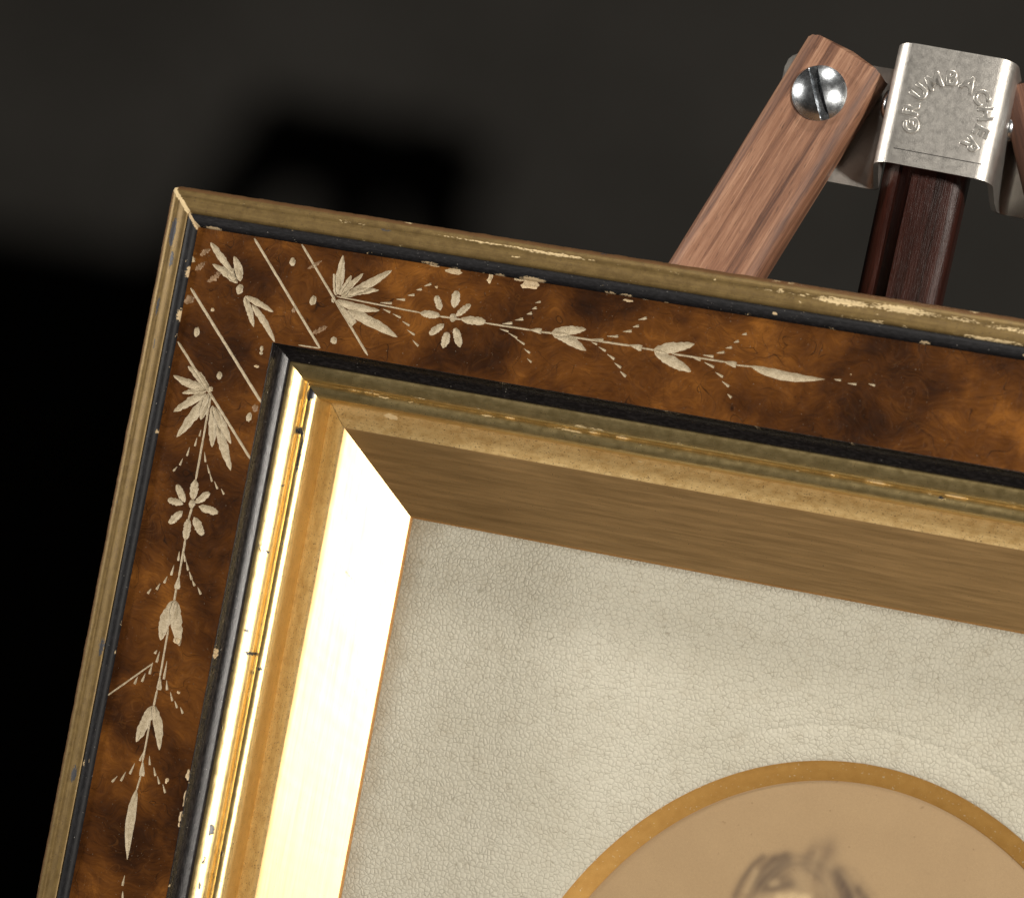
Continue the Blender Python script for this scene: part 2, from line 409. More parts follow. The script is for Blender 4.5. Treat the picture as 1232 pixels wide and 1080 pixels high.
B1_L = [(WR.uniform(10, 150), WR.choice((5.2, 7.2, 7.3, 6.5)), WR.uniform(.3, .9), WR.uniform(.15, .35), WR.uniform(.5, .75)) for _ in range(14)] + [(16, 7.2, 1.6, .6, .9), (24, 7.2, 1.8, .7, .9), (46, 7.2, .8, .4, .8), (108.5, 5.4, 1.0, .5, .8)]
def wear_bead(side, a, d):
    q = .8 * lst(B1_T if side == 'top' else B1_L if side == 'left' else [], a, d)
    if side in ('top', 'left') and a < d + 3: q = max(q, mitre(a, d, 1.2 if d > 6.6 else .8) * 1.1)
    return q
B2_T = [(WR.uniform(30, 165), 26.3, WR.uniform(.3, 1.3), .35, WR.uniform(.5, .8)) for _ in range(10)]
B2_L = [(WR.uniform(30, 150), 26.2, WR.uniform(.3, .9), .2, WR.uniform(.5, .7)) for _ in range(16)] + [(84, 26.3, 1.6, .4, .8)]
def wear_bead2(side, a, d): return .8 * lst(B2_T if side == 'top' else B2_L if side == 'left' else [], a, d)
G_T = [(WR.uniform(40, 170), WR.choice((31.2, 31.8, 32.2)), WR.uniform(.5, 3.0), WR.uniform(.2, .4), WR.uniform(.5, .85)) for _ in range(40)]
def wear_gilt(side, a, d): return lst(G_T, a, d) * .9 if side == 'top' else 0.0
DG_L = [(34, 33.0, 1.6, .9, 1.0), (45.5, 33.0, 5.0, .42, 1.0), (41, 32.3, 1.0, .8, .9), (38, 29.2, .9, .3, .7), (62, 33, .5, .7, .7), (64, 30.5, .35, 1.2, .8), (63, 29.6, .8, .4, .8), (79, 30.3, .45, .9, .85), (83, 31.2, .5, 1.1, .85), (85.5, 33.2, .5, .9, .85), (86.5, 32.2, .6, .4, .8), (116, 30.6, 1.6, .5, .9), (120, 32.8, 1.0, .4, .8), (122, 30.2, .9, .4, .8)]
for _ in range(18): DG_L.append((WR.uniform(36, 150), WR.choice((28.9, 29.0, 30.4, 31.4, 32.6)), WR.uniform(.25, .8), WR.uniform(.12, .35), WR.uniform(.55, .9)))
def wear_band(side, a, d): return lst([(46.8, 35.4, 1.7, .75, 1.15), (60, 38, 2, .3, .6), (95, 35, 1.5, .4, .6), (130, 37.6, 1, .4, .6)], a, d) if side == 'top' else 0.0
def dark_gilt(side, a, d): return lst(DG_L, a, d) if side == 'left' else lst([(150, 32.6, .9, .5, .8), (84, 33, .5, .3, .7), (96, 32.5, .5, .3, .7)], a, d) if side == 'top' else 0.0
DL_L = [(WR.uniform(36, 75), WR.uniform(41, 52), WR.uniform(.3, .5), WR.uniform(.3, .5), .62) for _ in range(14)]
def dark_liner(side, a, d): return lst(DL_L, a, d) if side == 'left' else 0.0

HIDE = {'top': 880, 'left': 880, 'right': 24, 'bottom': 24}
for side in ('top', 'left', 'bottom', 'right'):
    sg = HIDE[side]
    wt = (lambda f: (lambda a, d: f(side, a, d)))
    rail('outer_moulding', P_OUT, M_OUT, side, sg, wt(wear_outer), wt(dark_outer), amp=.05)
    rail('outer_bead', P_B1, M_BLACK, side, sg, wt(wear_bead), amp=.04)
    rail('inner_bead', P_B2, M_BLACKG, side, sg, wt(wear_bead2), amp=.02)
    rail('gilt_bead', P_G, M_BEADG, side, sg, wt(wear_gilt), wt(dark_gilt), amp=.03, gap=.05)
    rail('liner_band', P_BAND, M_BAND, side, sg, wt(wear_band), None, amp=.03, gap=.07)
    ln = rail('liner', P_L, M_LINER, side, max(24, sg // 3), None, wt(dark_liner), amp=.03, gap=.09)
    lp = rail('liner_lip', P_LIP, M_LIP, side, max(24, sg // 6), amp=.01)
    lp.parent = ln

# backing boards that close the frame behind the rails and the picture
bx = lambda x0, x1, y0, y1, z0, z1: ([(x, y, z) for x in (x0, x1) for y in (y0, y1) for z in (z0, z1)], [(0, 1, 3, 2), (4, 6, 7, 5), (0, 4, 5, 1), (2, 3, 7, 6), (0, 2, 6, 4), (1, 5, 7, 3)])
v, f = bx(.3, W - .3, -H + .3, -.3, -24.2, -23.0); mesh_obj('backing_board', v, f, M_PINE, frame, smooth=False)

# ---- engraving: every cut is a groove let into the panel
ORN=[
('leaf',(10.36,-9.82,15.97,-14.88,1.33),0),
('leaf',(17.14,-16.44,11.53,-13.72,1.42),0),
('leaf',(17.62,-16.02,15.42,-11.6,1.51),0),
('leaf',(18.96,-18.7,21.86,-23.9,1.28),0),
('leaf',(19.05,-18.57,25.1,-20.61,1.14),0),
('leaf',(20.68,-19.93,26.42,-25.93,1.28),0),
('leaf',(13.51,-14.92,11.24,-17.13,1.1),1),
('dot',(15.99,-15,1.03,1.14),0),
('dot',(17.72,-17.44,0.73,0.96),0),
('line',(18.68,-7.74,35.32,-25.68,0.53),0),
('line',(35.24,-25.69,31.08,-25.77,0.3),0),
('line',(28.06,-7.45,44.58,-25.47,0.49),0),
('line',(8.18,-18.73,26.14,-37.36,0.6),0),
('line',(7.71,-28.95,26.24,-47.98,0.56),0),
('dot',(26.92,-10.92,0.6,0.75),0),
('dot',(32.27,-17.27,0.64,0.9),0),
('dot',(37.64,-23.87,0.64,0.68),0),
('dot',(13.3,-22.05,0.34,0.34),0),
('dot',(10.99,-26.62,0.56,0.9),0),
('dot',(24.17,-27.59,0.34,0.53),0),
('dot',(24.26,-28.4,0.34,0.3),0),
('dot',(17.05,-33.81,0.53,0.64),0),
('leaf',(8.8,-12.51,10.61,-11.07,0.92),1),
('leaf',(8.39,-15.37,9.99,-13.49,0.96),1),
('chip',(7.57,-13.52,0.55,0.6),0),
('chip',(8.33,-20.85,0.96,0.92),1),
('chip',(13.24,-22.09,0.37,0.37),0),
('leaf',(33.36,-23.25,35.91,-21.52,0.98),1),
('leaf',(30.03,-11.69,32.52,-9.79,0.68),1),
('chip',(23.93,-30.96,0.45,0.26),0),
('chip',(28.91,-19.55,0.38,0.53),1),
('leaf',(36.44,-15.7,35.23,-11.77,1.12),0),
('leaf',(36.81,-15.44,36.32,-8.22,1.57),0),
('leaf',(37.04,-15.51,38.62,-11.64,1.04),0),
('leaf',(37.48,-15.6,40.79,-10.9,1.12),0),
('leaf',(38.57,-15.26,46.1,-9.51,1.57),0),
('leaf',(37.4,-15.75,44.34,-13.45,1.32),0),
('leaf',(36.52,-16.59,45.16,-17.06,1.52),0),
('leaf',(39.12,-17.99,49.44,-21.28,1.91),0),
('wedge',(36.5,-16.5,40.95,-20.3,1.61),0),
('dot',(36.11,-16.46,0.36,0.64),0),
('line',(36.57,-15.82,52.85,-16.25,0.32),0),
('wedge',(45.02,-15.64,47.27,-15.4,0.56),0),
('wedge',(47.94,-14.54,49.61,-14.37,0.56),0),
('wedge',(49.92,-13.52,51.21,-13.22,0.56),0),
('wedge',(51.34,-12.3,52.38,-12,0.56),0),
('wedge',(52.68,-11.39,53.94,-10.76,0.56),0),
('wedge',(45.76,-16.72,47.29,-17.08,0.48),0),
('wedge',(47.75,-17.26,49.44,-17.73,0.48),0),
('wedge',(49.83,-18.32,51.34,-18.88,0.48),0),
('wedge',(51.05,-19.72,52.63,-20.4,0.48),0),
('wedge',(52.41,-21.39,53.73,-22.27,0.48),0),
('petal',(56.58,-15.25,55.22,-12.74,1.28),0),
('petal',(58.93,-14.42,58.93,-11.26,1.61),0),
('petal',(59.54,-15.83,61.89,-13.27,1.12),0),
('petal',(57.69,-17.55,55.36,-19.86,1.32),0),
('petal',(58.34,-21.89,58.66,-18.92,1.48),0),
('petal',(61.51,-21.25,59.87,-17.94,1.4),0),
('petal',(52.76,-16.32,56.56,-16.19,1.32),0),
('petal',(60.51,-16.17,65.28,-15.97,1.48),0),
('dot',(59.13,-16.17,0.68,0.72),0),
('chip',(54.95,-11.19,0.32,0.24),0),
('line',(56.37,-16.3,60.89,-16.24,0.36),0),
('line',(65.18,-16.15,74.23,-16.05,0.36),0),
('wedge',(68.37,-15.79,70.22,-15.37,0.6),0),
('wedge',(68.11,-16.76,69.82,-16.97,0.44),0),
('wedge',(70.56,-14.77,72.07,-14.3,0.63),0),
('wedge',(72.53,-13.38,73.46,-13.01,0.59),0),
('wedge',(73.32,-12.28,74.12,-11.93,0.59),0),
('wedge',(73.67,-11.12,74.64,-10.75,0.45),0),
('wedge',(69.78,-17.22,71.63,-17.87,0.41),0),
('wedge',(71.3,-17.97,73.17,-18.77,0.45),0),
('wedge',(73.2,-19.54,74.46,-20.15,0.45),0),
('wedge',(74.09,-21.17,75.06,-21.73,0.41),0),
('wedge',(73.76,-15.98,75.81,-15.95,1.26),0),
('line',(75.6,-16.08,78.08,-15.98,0.38),0),
('leaf',(77.61,-15.9,83.76,-14.29,1.72),0),
('leaf',(77.73,-15.93,84.48,-18.06,1.72),0),
('line',(80.92,-16.07,92.38,-15.9,0.41),0),
('wedge',(85.06,-15.9,87.25,-15.63,0.59),0),
('wedge',(85.15,-16.37,86.28,-16.63,0.41),0),
('wedge',(86.62,-17.01,88.06,-17.54,0.5),0),
('wedge',(88.38,-18.04,89.86,-18.72,0.54),0),
('wedge',(89.93,-19.32,91.33,-20.01,0.54),0),
('wedge',(91.23,-20.64,92.49,-21.41,0.59),0),
('wedge',(87.78,-14.89,89.7,-14.64,0.54),0),
('wedge',(88.49,-14.85,89.79,-14.55,0.58),0),
('wedge',(90.44,-13.64,92,-13.27,0.58),0),
('wedge',(92.06,-12.54,93.14,-12.16,0.58),0),
('wedge',(92.82,-11.13,94.25,-10.54,0.58),0),
('wedge',(92.07,-15.79,94.36,-16.02,1.32),0),
('line',(94.02,-15.95,96.99,-15.94,0.37),0),
('leaf',(96.46,-15.95,103.54,-13.75,1.9),0),
('leaf',(96.64,-16,103.81,-18.61,1.9),0),
('line',(99.85,-16.07,109.7,-15.96,0.37),0),
('wedge',(109.3,-15.95,111.54,-16.17,1.24),0),
('wedge',(103.93,-16.24,105.16,-16.36,0.5),0),
('line',(111.34,-16.17,114.5,-16,0.33),0),
('spindle',(113.89,-15.94,127.23,-16.09,1.66),0),
('wedge',(105.38,-15.4,107.3,-15.36,0.54),0),
('wedge',(107.65,-14.67,109.06,-14.28,0.54),0),
('wedge',(109.13,-13.55,110.19,-13.22,0.54),0),
('wedge',(110.34,-12.36,111.22,-11.94,0.54),0),
('wedge',(111.52,-10.74,112.35,-10.49,0.54),0),
('wedge',(105.81,-16.61,107.73,-17.2,0.54),0),
('wedge',(108.08,-18.02,109.6,-18.64,0.54),0),
('wedge',(109.54,-19.37,110.96,-20.12,0.54),0),
('wedge',(110.92,-21.43,111.74,-21.97,0.54),0),
('wedge',(128.79,-15.83,130.04,-15.78,0.46),0),
('wedge',(131.27,-16.12,132.81,-16.02,0.46),0),
('wedge',(134.8,-15.61,135.98,-15.72,0.46),0),
('leaf',(15.51,-36.74,10.6,-33.11,1.58),0),
('leaf',(15.09,-36.53,8.11,-35.3,1.58),0),
('leaf',(15.18,-36.97,10.5,-38.21,1.1),0),
('leaf',(15.18,-37.49,9.5,-41.86,1.65),0),
('leaf',(15.68,-37.58,11.04,-46.39,1.92),0),
('leaf',(15.9,-37.19,15.08,-42.43,1.72),0),
('leaf',(16.84,-39.46,18.28,-47.01,1.72),0),
('leaf',(16.95,-39.62,21.82,-45.77,1.58),0),
('leaf',(18.28,-42.51,22.74,-50.61,1.72),0),
('dot',(15.83,-36.51,0.48,0.48),0),
('line',(16.14,-37.67,16.36,-53.5,0.45),0),
('wedge',(15.52,-44.19,15.45,-45.49,0.45),0),
('wedge',(15.03,-45.77,14.92,-47.42,0.45),0),
('wedge',(13.96,-47.76,13.75,-49.46,0.45),0),
('wedge',(13.04,-50,12.7,-51.38,0.45),0),
('wedge',(12.28,-51.7,11.63,-52.68,0.45),0),
('wedge',(16.99,-48.1,17.59,-49.96,0.45),0),
('wedge',(17.95,-50.25,18.75,-51.83,0.45),0),
('wedge',(18.76,-51.69,19.56,-53.25,0.45),0),
('wedge',(20.01,-53.1,20.9,-54.39,0.45),0),
('wedge',(21.56,-54.2,22.34,-55.13,0.45),0),
('petal',(15.11,-57.88,12.85,-54.99,1.37),0),
('petal',(14.83,-58.28,11.68,-57.98,1.3),0),
('petal',(17.11,-57.66,19.5,-55.3,1.3),0),
('petal',(17.87,-58.14,21.84,-58.64,1.44),0),
('petal',(14.97,-59.53,12.79,-62.25,1.44),0),
('petal',(17.38,-60.24,19.72,-63.2,1.58),0),
('petal',(16.23,-53.39,16.54,-57.07,1.58),0),
('petal',(16.41,-60.55,16.54,-64.61,1.44),0),
('dot',(16.47,-57.98,0.62,0.86),0),
('line',(16.64,-58.64,16.42,-60.83,0.45),0),
('line',(16.55,-64.33,16.69,-71.73,0.45),0),
('dot',(17.05,-33.81,0.51,0.69),0),
('dot',(24.28,-40.37,0.55,0.86),0),
('chip',(25.09,-38.58,0.55,0.69),1),
('wedge',(16.68,-71.4,16.76,-73.79,1.36),0),
('line',(16.63,-73.6,16.67,-76.19,0.46),0),
('leaf',(16.73,-75.9,15.47,-83.6,2.28),0),
('leaf',(16.81,-75.89,19.35,-83.93,2.28),0),
('chip',(18.67,-83.03,0.82,0.54),0),
('line',(16.6,-81.25,16.75,-90.49,0.41),0),
('wedge',(16.7,-89.96,17.04,-92.56,1.2),0),
('wedge',(15.84,-66.91,15.97,-68.67,0.57),0),
('wedge',(15.31,-69.61,15.13,-71.56,0.57),0),
('wedge',(14.42,-71.83,14.06,-73.21,0.57),0),
('wedge',(13.28,-73.41,12.83,-74.67,0.57),0),
('wedge',(11.77,-74.65,11.28,-75.7,0.57),0),
('wedge',(16.72,-66.89,17.36,-68.6,0.57),0),
('wedge',(17.55,-68.51,18.25,-70.07,0.57),0),
('wedge',(18.48,-70.19,19.29,-71.6,0.57),0),
('wedge',(19.35,-71.59,20.09,-72.62,0.57),0),
('wedge',(20.69,-72.7,21.58,-73.89,0.57),0),
('wedge',(15.22,-85.47,14.84,-86.23,0.57),0),
('wedge',(15.75,-85.64,15.54,-87.73,0.57),0),
('wedge',(14.8,-87.88,14.62,-90.1,0.57),0),
('wedge',(13.8,-90.12,13.43,-91.75,0.57),0),
('wedge',(12.44,-90.94,12.1,-92.45,0.57),0),
('wedge',(17.51,-87.07,17.57,-90.47,0.57),0),
('wedge',(18.16,-90.49,18.59,-92.31,0.57),0),
('line',(14.91,-87.99,7,-95.83,0.33),0),
('line',(16.7,-92.63,16.6,-95.82,0.45),0),
('leaf',(16.43,-95.59,14.58,-102.75,2.01),0),
('leaf',(16.5,-95.35,19.34,-103.26,1.71),0),
('line',(16.5,-98.26,16.53,-106.15,0.41),0),
('wedge',(16.56,-105.69,16.92,-108.6,1.26),0),
('line',(16.74,-108.48,16.36,-111.87,0.37),0),
('spindle',(16.4,-111.12,17.2,-124.02,1.86),0),
('wedge',(16.38,-104.06,15.98,-106,0.52),0),
('wedge',(15.09,-106.56,14.53,-108.72,0.52),0),
('wedge',(13.67,-108.45,13.06,-110.33,0.52),0),
('wedge',(12.21,-109.57,11.35,-110.87,0.52),0),
('wedge',(17.63,-104.66,18.05,-106.32,0.52),0),
('wedge',(18.89,-106.51,19.53,-108.05,0.52),0),
('wedge',(19.92,-107.97,20.59,-109.32,0.52),0),
('wedge',(21.25,-109.18,22.04,-110.68,0.52),0),
('wedge',(19.31,-92.48,20.03,-94.02,0.52),0),
('wedge',(20.49,-93.92,21.21,-95.08,0.52),0),
('wedge',(21.79,-94.78,22.49,-95.86,0.52),0),
('wedge',(17.31,-126.89,17.24,-128.87,0.52),0),
('wedge',(17.52,-129.81,17.74,-131.06,0.52),0),
('chip',(21.87,-108.31,0.33,0.52),0),
('chip',(20.86,-92.25,0.3,0.3),0),
('chip',(25.81,-106.57,0.45,0.93),0),
('chip',(26.08,-110.76,0.33,1.56),0),
('chip',(25.89,-114.31,0.45,0.97),0),
('chip',(25.82,-115.7,0.22,0.45),0),
('chip',(57.67,-7.89,1.36,0.55),0),
('chip',(64.6,-8.07,0.51,0.81),0),
('chip',(72.36,-7.95,1.88,0.94),0),
('chip',(70.02,-7.43,0.94,0.38),0),
('chip',(90.49,-8.08,1.02,0.21),0),
('chip',(53.97,-7.37,0.94,0.21),0),
('chip',(93.9,-7.2,1.28,0.21),0),
('chip',(131.56,-14.5,0.12,0.12),0),
]

def leaf_rows(x0, y0, x1, y1, w, kind, r, ragged=0):
    """left edge, axis and right edge of one cut"""
    p0 = Vector((x0, y0)); p1 = Vector((x1, y1)); ax = p1 - p0; L = max(ax.length, .05); ax /= L
    nx = Vector((-ax.y, ax.x)); n = {'line': max(6, int(L / .8)), 'wedge': 5}.get(kind, 16)
    rows = []
    bow = r.uniform(-.05, .05) * L if kind in ('leaf', 'spindle') else 0
    for i in range(n + 1):
        t = i / n
        if kind == 'leaf': q = (math.sin(math.pi * t ** .85) ** .55) * (1 - .05 * t)
        elif kind == 'petal': q = max(0.0, 1 - abs(2 * t - 1.06) ** 2.6) ** .6
        elif kind == 'spindle': q = math.sin(math.pi * t ** .8) ** .8
        elif kind == 'wedge': q = .12 + .88 * t ** .9 if i < n else .72
        else: q = 1.0 if .02 < t < .98 else .45
        q = max(q, .05)
        j = .15 if kind in ('leaf', 'petal') else .06
        if kind == 'line': j = .12
        j = max(j, ragged)
        a, b = (q * w / 2 * (1 + r.uniform(-j, j)) + (r.uniform(-.03, .03) if w > .6 else 0) for _ in (0, 1))
        a = max(a, .02); b = max(b, .02)
        c = p0 + ax * (L * t) + nx * (bow * math.sin(math.pi * t))
        rows.append((c + nx * a, c + nx * (a * .45), c - nx * (b * .05), c - nx * (b * .5), c - nx * b, q * w))
    return rows

cuts = []                                     # (name, outline, verts, faces, material)
r = random.Random(11)
for kind, v, cc in ORN:
    if kind in ('dot', 'chip'):
        cx, cy, rx, ry = v; n = 14; rot = r.uniform(0, 3); ring = []
        rough = .14 if kind == 'dot' else .34
        for i in range(n):
            a = 2 * math.pi * i / n; k = 1 + r.uniform(-rough, rough)
            ring.append((cx + rx * k * math.cos(a), cy + ry * k * math.sin(a)))
        dep = min(.4, .35 * min(rx, ry) + .08) if kind == 'dot' else .18
        vs = [(x, y, HP) for x, y in ring] + [(cx + (x - cx) * .62, cy + (y - cy) * .62, HP - dep * r.uniform(.6, 1)) for x, y in ring] + [(cx, cy, HP - dep)]
        fs = [(i, (i + 1) % n, n + (i + 1) % n, n + i) for i in range(n)] + [(n + i, n + (i + 1) % n, 2 * n) for i in range(n)]
        nm = 'engraved_dot' if kind == 'dot' else 'edge_chip'
        cuts.append((nm, ring, vs, fs, M_CHIP if kind == 'chip' and cc == 0 else (M_CUT2 if cc else M_CUT), (cx, cy)))
        continue
    x0, y0, x1, y1, w = v
    if kind == 'line': w = max(w * .88, .24)
    if kind == 'wedge': w = max(w, .30)
    rows = leaf_rows(x0, y0, x1, y1, w, kind, r, .45 if cc else 0)
    vs, fs = [], []
    dm = {'line': .12, 'wedge': .16}.get(kind, .27)
    for row in rows:
        dep = min(dm, row[5] * .32)
        for k, u in enumerate((0, .8, 1, .72, 0)): vs.append((row[k].x, row[k].y, HP - dep * u))
    for i in range(len(rows) - 1):
        for k in range(4):
            a = i * 5 + k; fs.append((a, a + 5, a + 6, a + 1))
    n = len(rows)
    fs.append((0, 1, 2, 3, 4)); b = (n - 1) * 5; fs.append((b + 4, b + 3, b + 2, b + 1, b))
    ring = [tuple(q[0]) for q in rows] + [tuple(q[4]) for q in rows[::-1]]
    nm = {'leaf': 'engraved_leaf', 'petal': 'engraved_petal', 'spindle': 'engraved_leaf', 'wedge': 'engraved_dash', 'line': 'engraved_line'}[kind]
    cuts.append((nm, ring, vs, fs, M_CUT2 if cc else M_CUT, ((x0 + x1) / 2, (y0 + y1) / 2)))

def panel(side, holes):
    if side == 'top': quad = [(D3, -D3), (W - D3, -D3), (W - D4, -D4), (D4, -D4)]
    elif side == 'left': quad = [(D3, -D3), (D4, -D4), (D4, -(H - D4)), (D3, -(H - D3))]
    elif side == 'right': quad = [(W - D3, -D3), (W - D3, -(H - D3)), (W - D4, -(H - D4)), (W - D4, -D4)]
    else: quad = [(D3, -(H - D3)), (D4, -(H - D4)), (W - D4, -(H - D4)), (W - D3, -(H - D3))]
    def ccw(p):
        ar = sum(p[i - 1][0] * p[i][1] - p[i][0] * p[i - 1][1] for i in range(len(p)))
        return p if ar > 0 else p[::-1]
    quad = ccw(quad)
    pts = [Vector(q) for q in quad]; faces = [[0, 1, 2, 3]]
    for c in holes:
        b = len(pts); pts += [Vector(q) for q in ccw(c[1])]; faces.append(list(range(b, len(pts))))
    vo, eo, fo, _, _, of = delaunay_2d_cdt(pts, [], faces, 1, 1e-4, True)
    if not holes: return mesh_obj('burl_panel', [(q[0], q[1], HP) for q in quad], [(0, 1, 2, 3)], M_BURL, frame, smooth=False)
    keep = [tuple(f) for f, o in zip(fo, of) if 0 in o and len(o) == 1]
    me_v = [(p.x, p.y, HP) for p in vo]
    return mesh_obj('burl_panel', me_v, keep, M_BURL, frame, smooth=False)
p_top = panel('top', cuts); p_left = panel('left', cuts); panel('right', []); panel('bottom', [])
for nm, ring, vs, fs, m, (cx, cy) in cuts:
    mesh_obj(nm, vs, fs, m, p_top if cx > -cy else p_left, sharp=60)

# ---- glass over the mat
v, f = bx(53.2 - 6, W - 53.2 + 6, -H + 47.2, -47.2, -19.75, -19.12)
mesh_obj('glass_pane', v, f, M_GLASS, frame, smooth=False)

# ------------------------------------------------------------------ mat with oval opening
OX, OY, OA, OB = 146.4, -158.0, 62.2, 77.0
ZM = -19.95
mat_root = empty('mat_board', PLACE)
tag(mat_root, 'cream pebbled mat board with oval opening, inside the gilt liner', 'mat board')
NS = 360
offs = [0, .25, 2, 4, 5.4, 5.75, 6.0, 6.25, 6.5, 6.85, 8.5, 11]
hts = [-.15, 0, 0, 0, 0, -.03, -.10, -.14, -.08, 0, 0, 0]
vs, fs, ed = [], [], []
def oval(a, o): return (OX + (OA + o) * math.cos(a), OY + (OB + o) * math.sin(a))
X0, X1, Y0, Y1 = 48.5, W - 48.5, -H + 48.5, -48.5
def edge_dist(x, y):
    q = min(x - 53, W - 53 - x, -53 - y, y + H - 53)
    return q
def edge_tone(x, y):
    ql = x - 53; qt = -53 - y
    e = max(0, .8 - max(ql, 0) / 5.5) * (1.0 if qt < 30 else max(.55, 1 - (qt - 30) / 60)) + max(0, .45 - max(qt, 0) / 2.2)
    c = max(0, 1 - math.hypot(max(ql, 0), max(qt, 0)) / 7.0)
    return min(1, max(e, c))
rings = len(offs)
for o, h in zip(offs, hts):
    for i in range(NS):
        x, y = oval(2 * math.pi * i / NS, o); vs.append((x, y, ZM + h))
outer = []
for i in range(NS):
    a = 2 * math.pi * i / NS; bxp, byp = oval(a, 11); dx, dy = bxp - OX, byp - OY
    t = min((X1 - OX) / dx if dx > 1e-6 else (X0 - OX) / dx if dx < -1e-6 else 9e9, (Y1 - OY) / dy if dy > 1e-6 else (Y0 - OY) / dy if dy < -1e-6 else 9e9)
    outer.append((OX + dx * t, OY + dy * t))
NR = 34
for j in range(1, NR + 1):
    for i in range(NS):
        b = oval(2 * math.pi * i / NS, 11); u = j / NR
        vs.append((b[0] + (outer[i][0] - b[0]) * u, b[1] + (outer[i][1] - b[1]) * u, ZM))
tot = rings + NR
for j in range(tot - 1):
    for i in range(NS):
        a = j * NS + i; b = j * NS + (i + 1) % NS; fs.append((a, b, b + NS, a + NS))
ed = [edge_tone(x, y) for x, y, z in vs]
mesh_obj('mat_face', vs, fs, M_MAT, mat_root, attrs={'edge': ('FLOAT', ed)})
vs, fs = [], []
br = [(0, -.15), (-.05, -.3), (-.5, -.42), (-3.4, -1.15), (-3.6, -1.3), (-3.6, -1.6)]
for o, h in br:
    for i in range(NS): x, y = oval(2 * math.pi * i / NS, o); vs.append((x, y, ZM + h))
for j in range(len(br) - 1):
    for i in range(NS):
        a = j * NS + i; b = j * NS + (i + 1) % NS; fs.append((b, a, a + NS, b + NS))
mesh_obj('oval_bevel', vs, fs, M_BEVEL, mat_root, sharp=40)

# ------------------------------------------------------------------ portrait print
HAIR=[([(125.06,-109.39),(125.98,-105.86),(127.44,-102.88),(128.91,-101.13)],0.51,0.6),
([(127.9,-108.95),(128.79,-105.91),(129.5,-103.1),(130.51,-101.33),(132.79,-100.4)],0.74,0.6),
([(129.54,-105.75),(130.94,-103.67),(132.17,-101.86),(133.12,-100.99)],1.20,0.8),
([(130.19,-106.83),(131.89,-106.34),(133.27,-105.38),(134.94,-104.79)],0.83,0.6),
([(132.56,-103.99),(134.1,-103.87)],0.81,0.35),
([(136.41,-100.72),(136.85,-99.52),(137.38,-98.75)],0.97,0.5),
([(138.64,-102.0),(139.22,-100.33),(139.84,-98.88),(140.24,-97.47)],1.39,0.42),
([(142.5,-101.38),(143.37,-102.51),(144.49,-103.8),(145.33,-105.38)],1.39,0.75),
([(146.6,-103.34),(148.18,-104.75)],0.88,0.6),
([(145.06,-99.73),(147.68,-102.01),(149.71,-103.54)],0.28,0.2),
([(137.1,-97.26),(140.93,-96.44)],0.42,0.3),
([(125.96,-109.37),(127.0,-106.53),(128.28,-103.81)],0.32,0.3),
([(137.81,-103.5),(138.02,-101.03),(138.48,-98.51)],0.46,-0.3),
([(127.02,-107.85),(128.11,-104.07)],0.51,-0.3),
([(131.3,-105.59),(132.12,-105.19)],0.60,-0.35),
([(132.84,-107.86),(135.37,-107.12),(137.96,-106.73)],0.83,-0.8),
([(135.83,-102.39),(136.51,-104.89)],1.62,-0.2),
([(140.83,-100.65),(141.2,-103.87)],1.39,-0.15)]

st = .42
gx = np.concatenate([np.arange(OX - OA - 2, 116, .8), np.arange(116, 158, .2), np.arange(158, OX + OA + 2, .8)])
gy = np.concatenate([np.arange(OY - OB - 2, -128, .8), np.arange(-128, -97, .2), np.arange(-97, OY + OB + 2, .8)])
GX, GY = np.meshgrid(gx, gy)
base = np.zeros(GX.shape + (3,)); base[:] = (.475, .325, .18)
def seg_d(px, py, qx, qy):
    dx, dy = qx - px, qy - py; t = np.clip(((GX - px) * dx + (GY - py) * dy) / (dx * dx + dy * dy + 1e-9), 0, 1)
    return np.hypot(GX - px - t * dx, GY - py - t * dy)
dark = np.zeros(GX.shape); lite = np.zeros(GX.shape)
# head, shoulders and clothing further down the print, as soft tones
HX, HY = 134.0, -122.0
lite = np.maximum(lite, .7 * np.clip(1.25 - np.hypot((GX - HX) / 9.5, (GY - HY) / 13.5), 0, .3) / .3 * (GY < -107))
dark = np.maximum(dark, .55 * np.clip(1.2 - np.abs(np.hypot((GX - HX) / 12.5, (GY - HY) / 18) - 1.0) * 4.5, 0, 1) * np.clip((-112 - GY) / 4, 0, 1))
dark = np.maximum(dark, .85 * np.clip((-152 + 10 * np.exp(-((GX - HX) / 14) ** 2) - GY) / 6, 0, 1) * np.clip(1.3 - np.abs(GX - HX) / 40, 0, 1))
for ex in (-3.8, 3.8): dark = np.maximum(dark, .6 * np.exp(-(((GX - HX - ex) / 1.6) ** 2 + ((GY - HY - 1.5) / .9) ** 2)))
dark = np.maximum(dark, .45 * np.exp(-(((GX - HX) / 2.6) ** 2 + ((GY - HY + 7.5) / .7) ** 2)))
dark = np.maximum(dark, .40 * np.clip(1.5 - 1.5 * np.hypot((GX - 138) / 14.5, (GY + 112) / 13.5), 0, 1) ** .8 * (1 + .2 * np.sin(GX * 1.9 + GY * .6)))
fib = np.array([[noise.noise(Vector((x * 1.5 - y * .55, y * .35 + x * .3, 3.1))) if y > -125 and 115 < x < 160 else 0.0 for x in gx] for y in gy])
hr = random.Random(21)                      # fine strands combed down from the parting to both sides
